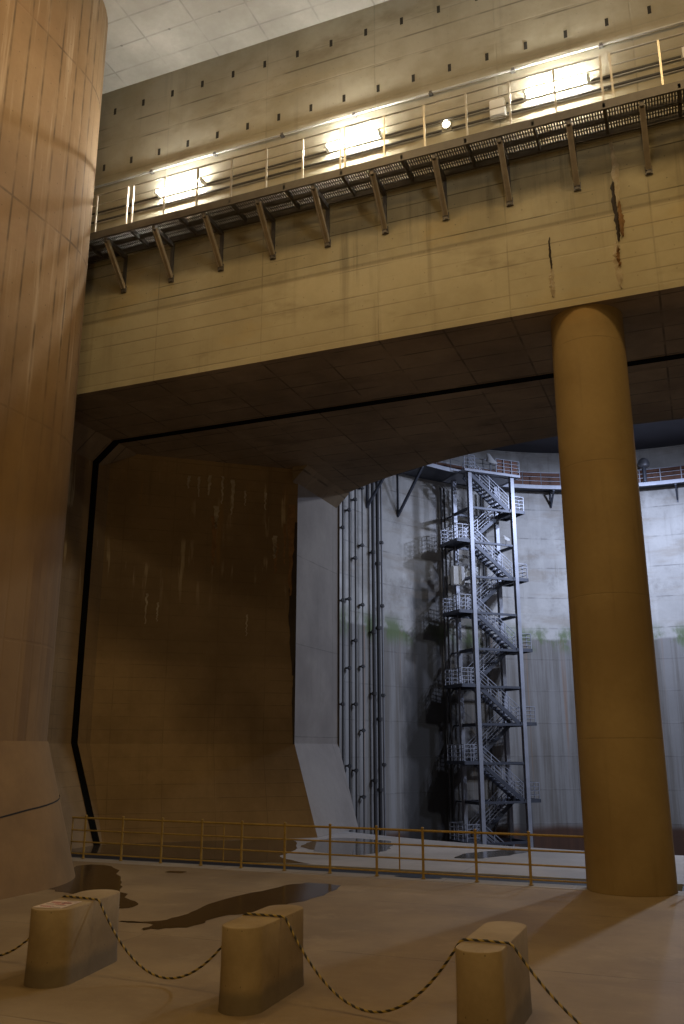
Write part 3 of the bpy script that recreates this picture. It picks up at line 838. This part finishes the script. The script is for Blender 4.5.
for i in range(6):
    zr, zl = RZ[i], LZ[i]
    flight(.15 if i == 0 else .1, prev, TW-.3, zr, 0.02, ym-.05)
    landing(TW-.3, rx, zr, [(TW+.2,0,zr),(rx,0,zr),(rx,TD,zr),(TW+.2,TD,zr)])
    flight(TW-.3, zr, .3, zl, ym+.05, TD-.02)
    landing(lx, .3, zl, [(-.2,0,zl),(lx,0,zl),(lx,TD,zl),(-.2,TD,zl)])
    prev = zl
# top platform
b = MB(); b.box((-.6,-.35,ZTOP),(TW+.55,TD+.7,ZTOP+.1)); b.box((-.6,-.42,ZTOP-.06),(TW+.55,-.33,ZTOP+.13)); b.box((TW+.48,-.4,ZTOP-.06),(TW+.58,TD+.7,ZTOP+.13))
pf = tb(b, 'platform', M['tower'])
b = MB(); rails(b, [(-.6,-.38,ZTOP+.1),(.3,-.38,ZTOP+.1)], every=.9); b.build('platform_rail', M['tower'], pf, local=True)
b = MB(); rails(b, [(2.2,-.38,ZTOP+.1),(TW+.53,-.38,ZTOP+.1),(TW+.53,TD,ZTOP+.1)], every=.8)
b.build('platform_rail', M['tower'], pf, local=True)
b = MB(); b.box((2.35,-.30,ZTOP+.2),(TW+.40,-.26,ZTOP+1.25)); b.box((TW+.40,-.30,ZTOP+.2),(TW+.44,TD-.1,ZTOP+1.25))
b.build('rust_red_panel', M['brick'], pf, local=True)
# wall ties, riser pipes behind the stairs
b = MB()
for z in LZ+RZ: b.bar((0,TD,z-.2),(0,TD+1.1,z-.2),.1); b.bar((TW,TD,z-.2),(TW,TD+1.1,z-.2),.1)
tb(b, 'wall_tie', M['darksteel'])

def local_pt(x, y, z):
    c, s = math.cos(rot), math.sin(rot)
    return (-14.67+x*c-y*s, 61.84+x*s+y*c, z)
for i, x in enumerate((-.75,-.45,.4,2.9)):
    t = thing('riser_pipe', local_pt(x,TD+.75,-8), ['dark riser pipe left of the stair tower, outermost behind its landings','dark riser pipe behind the left landings, second behind the stair tower','dark riser pipe just inside the left rear post of the stair tower','dark riser pipe behind the right half of the stair tower'][i], 'pipe', rz=rot)
    b = MB(); b.bar((0,0,0),(0,0,30.6),.15 if i != 3 else .2,sides=8); b.build('pipe_run', M['pipe'], t, local=True, smooth=True)
# cabinets hung on the tower
t = thing('control_cabinet', local_pt(-.65,1.0,14.55), 'white control cabinet hung at the left side of the stair tower, above a landing', 'cabinet', rz=rot)
b = MB(); b.box((-.52,-.2,0),(.44,.2,1.4)); b.build('cabinet_body', M['white'], t, local=True, bevel=.02)
b = MB(); b.box((-.48,-.23,.05),(-.05,-.2,1.35)); b.build('cabinet_door', M['white'], t, local=True)
b = MB(); b.box((-.03,-.23,.05),(.40,-.2,1.35)); b.build('cabinet_door', M['white'], t, local=True)
t = thing('equipment_panel', local_pt(.95,TD-.25,15.0), 'pale equipment panel inside the stair tower behind its tallest left post', 'panel', rz=rot)
b = MB(); b.box((-.5,-.1,0),(.75,.1,1.3)); b.build('panel_plate', M['white'], t, local=True, bevel=.02)
b = MB(); b.box((-.4,-.13,.15),(.2,-.1,1.15)); b.build('panel_door', M['lampbody'], t, local=True)

def floodlight(loc, label, tilt, s=1.0, rz=0):
    t = thing('floodlight', loc, label, 'lamp', rz=rz)
    b = MB(); b.bar((0,0,0),(0,0,.75*s),.07*s,sides=8); b.build('stand', M['tower'], t, local=True)
    c, sn = math.cos(tilt), math.sin(tilt)
    b = MB()
    def rg(d, r): return [((r*math.cos(a)), -d*c + r*math.sin(a)*sn, .75*s + d*sn*-1 + r*math.sin(a)*c) for a in [2*math.pi*i/14 for i in range(14)]]
    b.loft([rg(-.35*s,.10*s), rg(-.05*s,.16*s), rg(.3*s,.30*s)], True, True); b.build('lamp_head', M['white'], t, local=True, smooth=True)
    return t
floodlight(local_pt(1.75,-.3,ZTOP+.1), 'white floodlight tilted down on the stair tower top platform', R(60), 1.5, rot)
floodlight(local_pt(2.95,-.1,17.7), 'small white floodlight on a crossbeam halfway between the front posts of the stair tower', R(40), .75, rot)
t = thing('camera_dome', (-2.50,70.35,ZB+.1), 'dark round dome fitting on the balcony rail, right of the round column', 'fitting')
b = MB(); b.bar((0,0,0),(0,0,1.2),.3,sides=10); b.build('pedestal', M['darksteel'], t, local=True, smooth=True)
b = MB(); b.loft([[(r*math.cos(a), r*math.sin(a), z) for a in [2*math.pi*i/16 for i in range(16)]] for r, z in ((.2,1.15),(.42,1.25),(.46,1.5),(.36,1.8),(.15,1.95))]); b.build('dome', M['greypipe'], t, local=True, smooth=True)

# vertical pipes on the shaft wall left of the stairs
pp = [(343.5,.13,'pipe'),(350,.12,'pipe'),(356,.13,'pipe'),(363.5,.09,'pipe'),(374.5,.24,'pipe'),(379,.28,'pipe'),(383,.15,'greypipe')]
angp = [170.7-.0*i for i in range(7)]
PX = [(-21.51,53.40),(-21.38,54.25),(-21.24,55.05),(-21.05,55.91),(-20.69,57.10),(-20.52,57.62),(-20.38,58.05)]
names = ['first dark pipe from the jamb on the shaft wall','second dark pipe from the jamb on the shaft wall','third dark pipe from the jamb on the shaft wall',
         'thin lone pipe between the two bundles on the shaft wall','left pipe of the thick bundle on the shaft wall','thickest pipe, middle of the bundle on the shaft wall','grey pipe at the right of the thick bundle on the shaft wall']
for (x, y), (_, d, m), lb in zip(PX, pp, names):
    t = thing('wall_pipe', (x,y,-8), lb, 'pipe', 'vertical pipes on the shaft wall')
    b = MB(); b.bar((0,0,0),(0,0,31),d,sides=10); b.build('pipe_run', M[m], t, local=True, smooth=True)
    rr = math.hypot(x-CX, y-CY); ux, uy = (x-CX)/rr, (y-CY)/rr
    c0 = None; step = random.choice((4.2,5.0,4.6)); z = random.uniform(2,4)
    while z < 30:
        if c0 is None:
            b = MB(); b.loft([ring(0,0,d*.5+.06,zz,n=10) for zz in (z-.11,z+.11)]); b.bar((0,0,z),(ux*(RS-rr-.02),uy*(RS-rr-.02),z),.12)
            b.bar((-.2*uy,.2*ux,z),(.2*uy,-.2*ux,z),.10)
            c0 = b.build('pipe_clamp', M['pipe'], t, local=True); z0 = z
        else: kid(c0, t, (0,0,z-z0))
        z += step*random.choice((1,1,1.35))

# ------------------------------------------------------------------ light
def area(name, loc, target, power, col, size, shape='DISK'):
    l = bpy.data.lights.new(name, 'AREA'); l.shape = shape; l.size = size; l.energy = power; l.color = col
    o = bpy.data.objects.new(name, l); COL.objects.link(o); o.location = loc
    o.rotation_euler = (Vector(target)-Vector(loc)).to_track_quat('-Z','Y').to_euler()
    return o
WARM = (1.0,.68,.31); COOL = (.62,.72,1.0)
for x, y, p, t in ((-9.0,12.8,500,(-10,14,0)),(1.5,12.2,520,(1,13.5,0)),(-5.0,4,400,(-5,6,0)),(12,12,420,(11,13,0))):
    area('high_bay_lamp', (x,y,24.4), t, p, WARM, 2.4)
area('low_fill_light', (1.5,-5,6.5), (-15,27,8.5), 430, WARM, .6)  # added fill from behind the camera, lifts the brown side wall
area('ceiling_fill', (-1,12,19.2), (-6,15,24.8), 170, (1.0,.97,.90), 1.5)  # added unseen fill that brightens the ceiling
area('shaft_lamp', (-1.0,62.0,23.8), (-4,64,4), 3400, COOL, 1.0)
area('shaft_lamp', (7,57,23.8), (-2,59,2), 2400, COOL, 1.2)
area('shaft_lamp', (6,52,23.8), (-2,40,-4), 2600, (.88,.92,1.0), 1.5)

w = bpy.data.worlds.new('world'); SC.world = w; w.use_nodes = True
w.node_tree.nodes['Background'].inputs[0].default_value = (1.0,.62,.24,1); w.node_tree.nodes['Background'].inputs[1].default_value = .036

# ------------------------------------------------------------------ camera
cam = bpy.data.cameras.new('camera'); co = bpy.data.objects.new('camera', cam); COL.objects.link(co)
cam.sensor_fit = 'VERTICAL'; cam.sensor_height = 24.0; cam.lens = 873/1024*24.0
co.location = (0,0,3.0); co.rotation_euler = (R(90)+math.atan(.270), 0, R(22))
cam.clip_end = 300
SC.camera = co
SC.view_settings.view_transform = 'Standard'
SC.view_settings.look = 'None'
SC.view_settings.exposure = 0
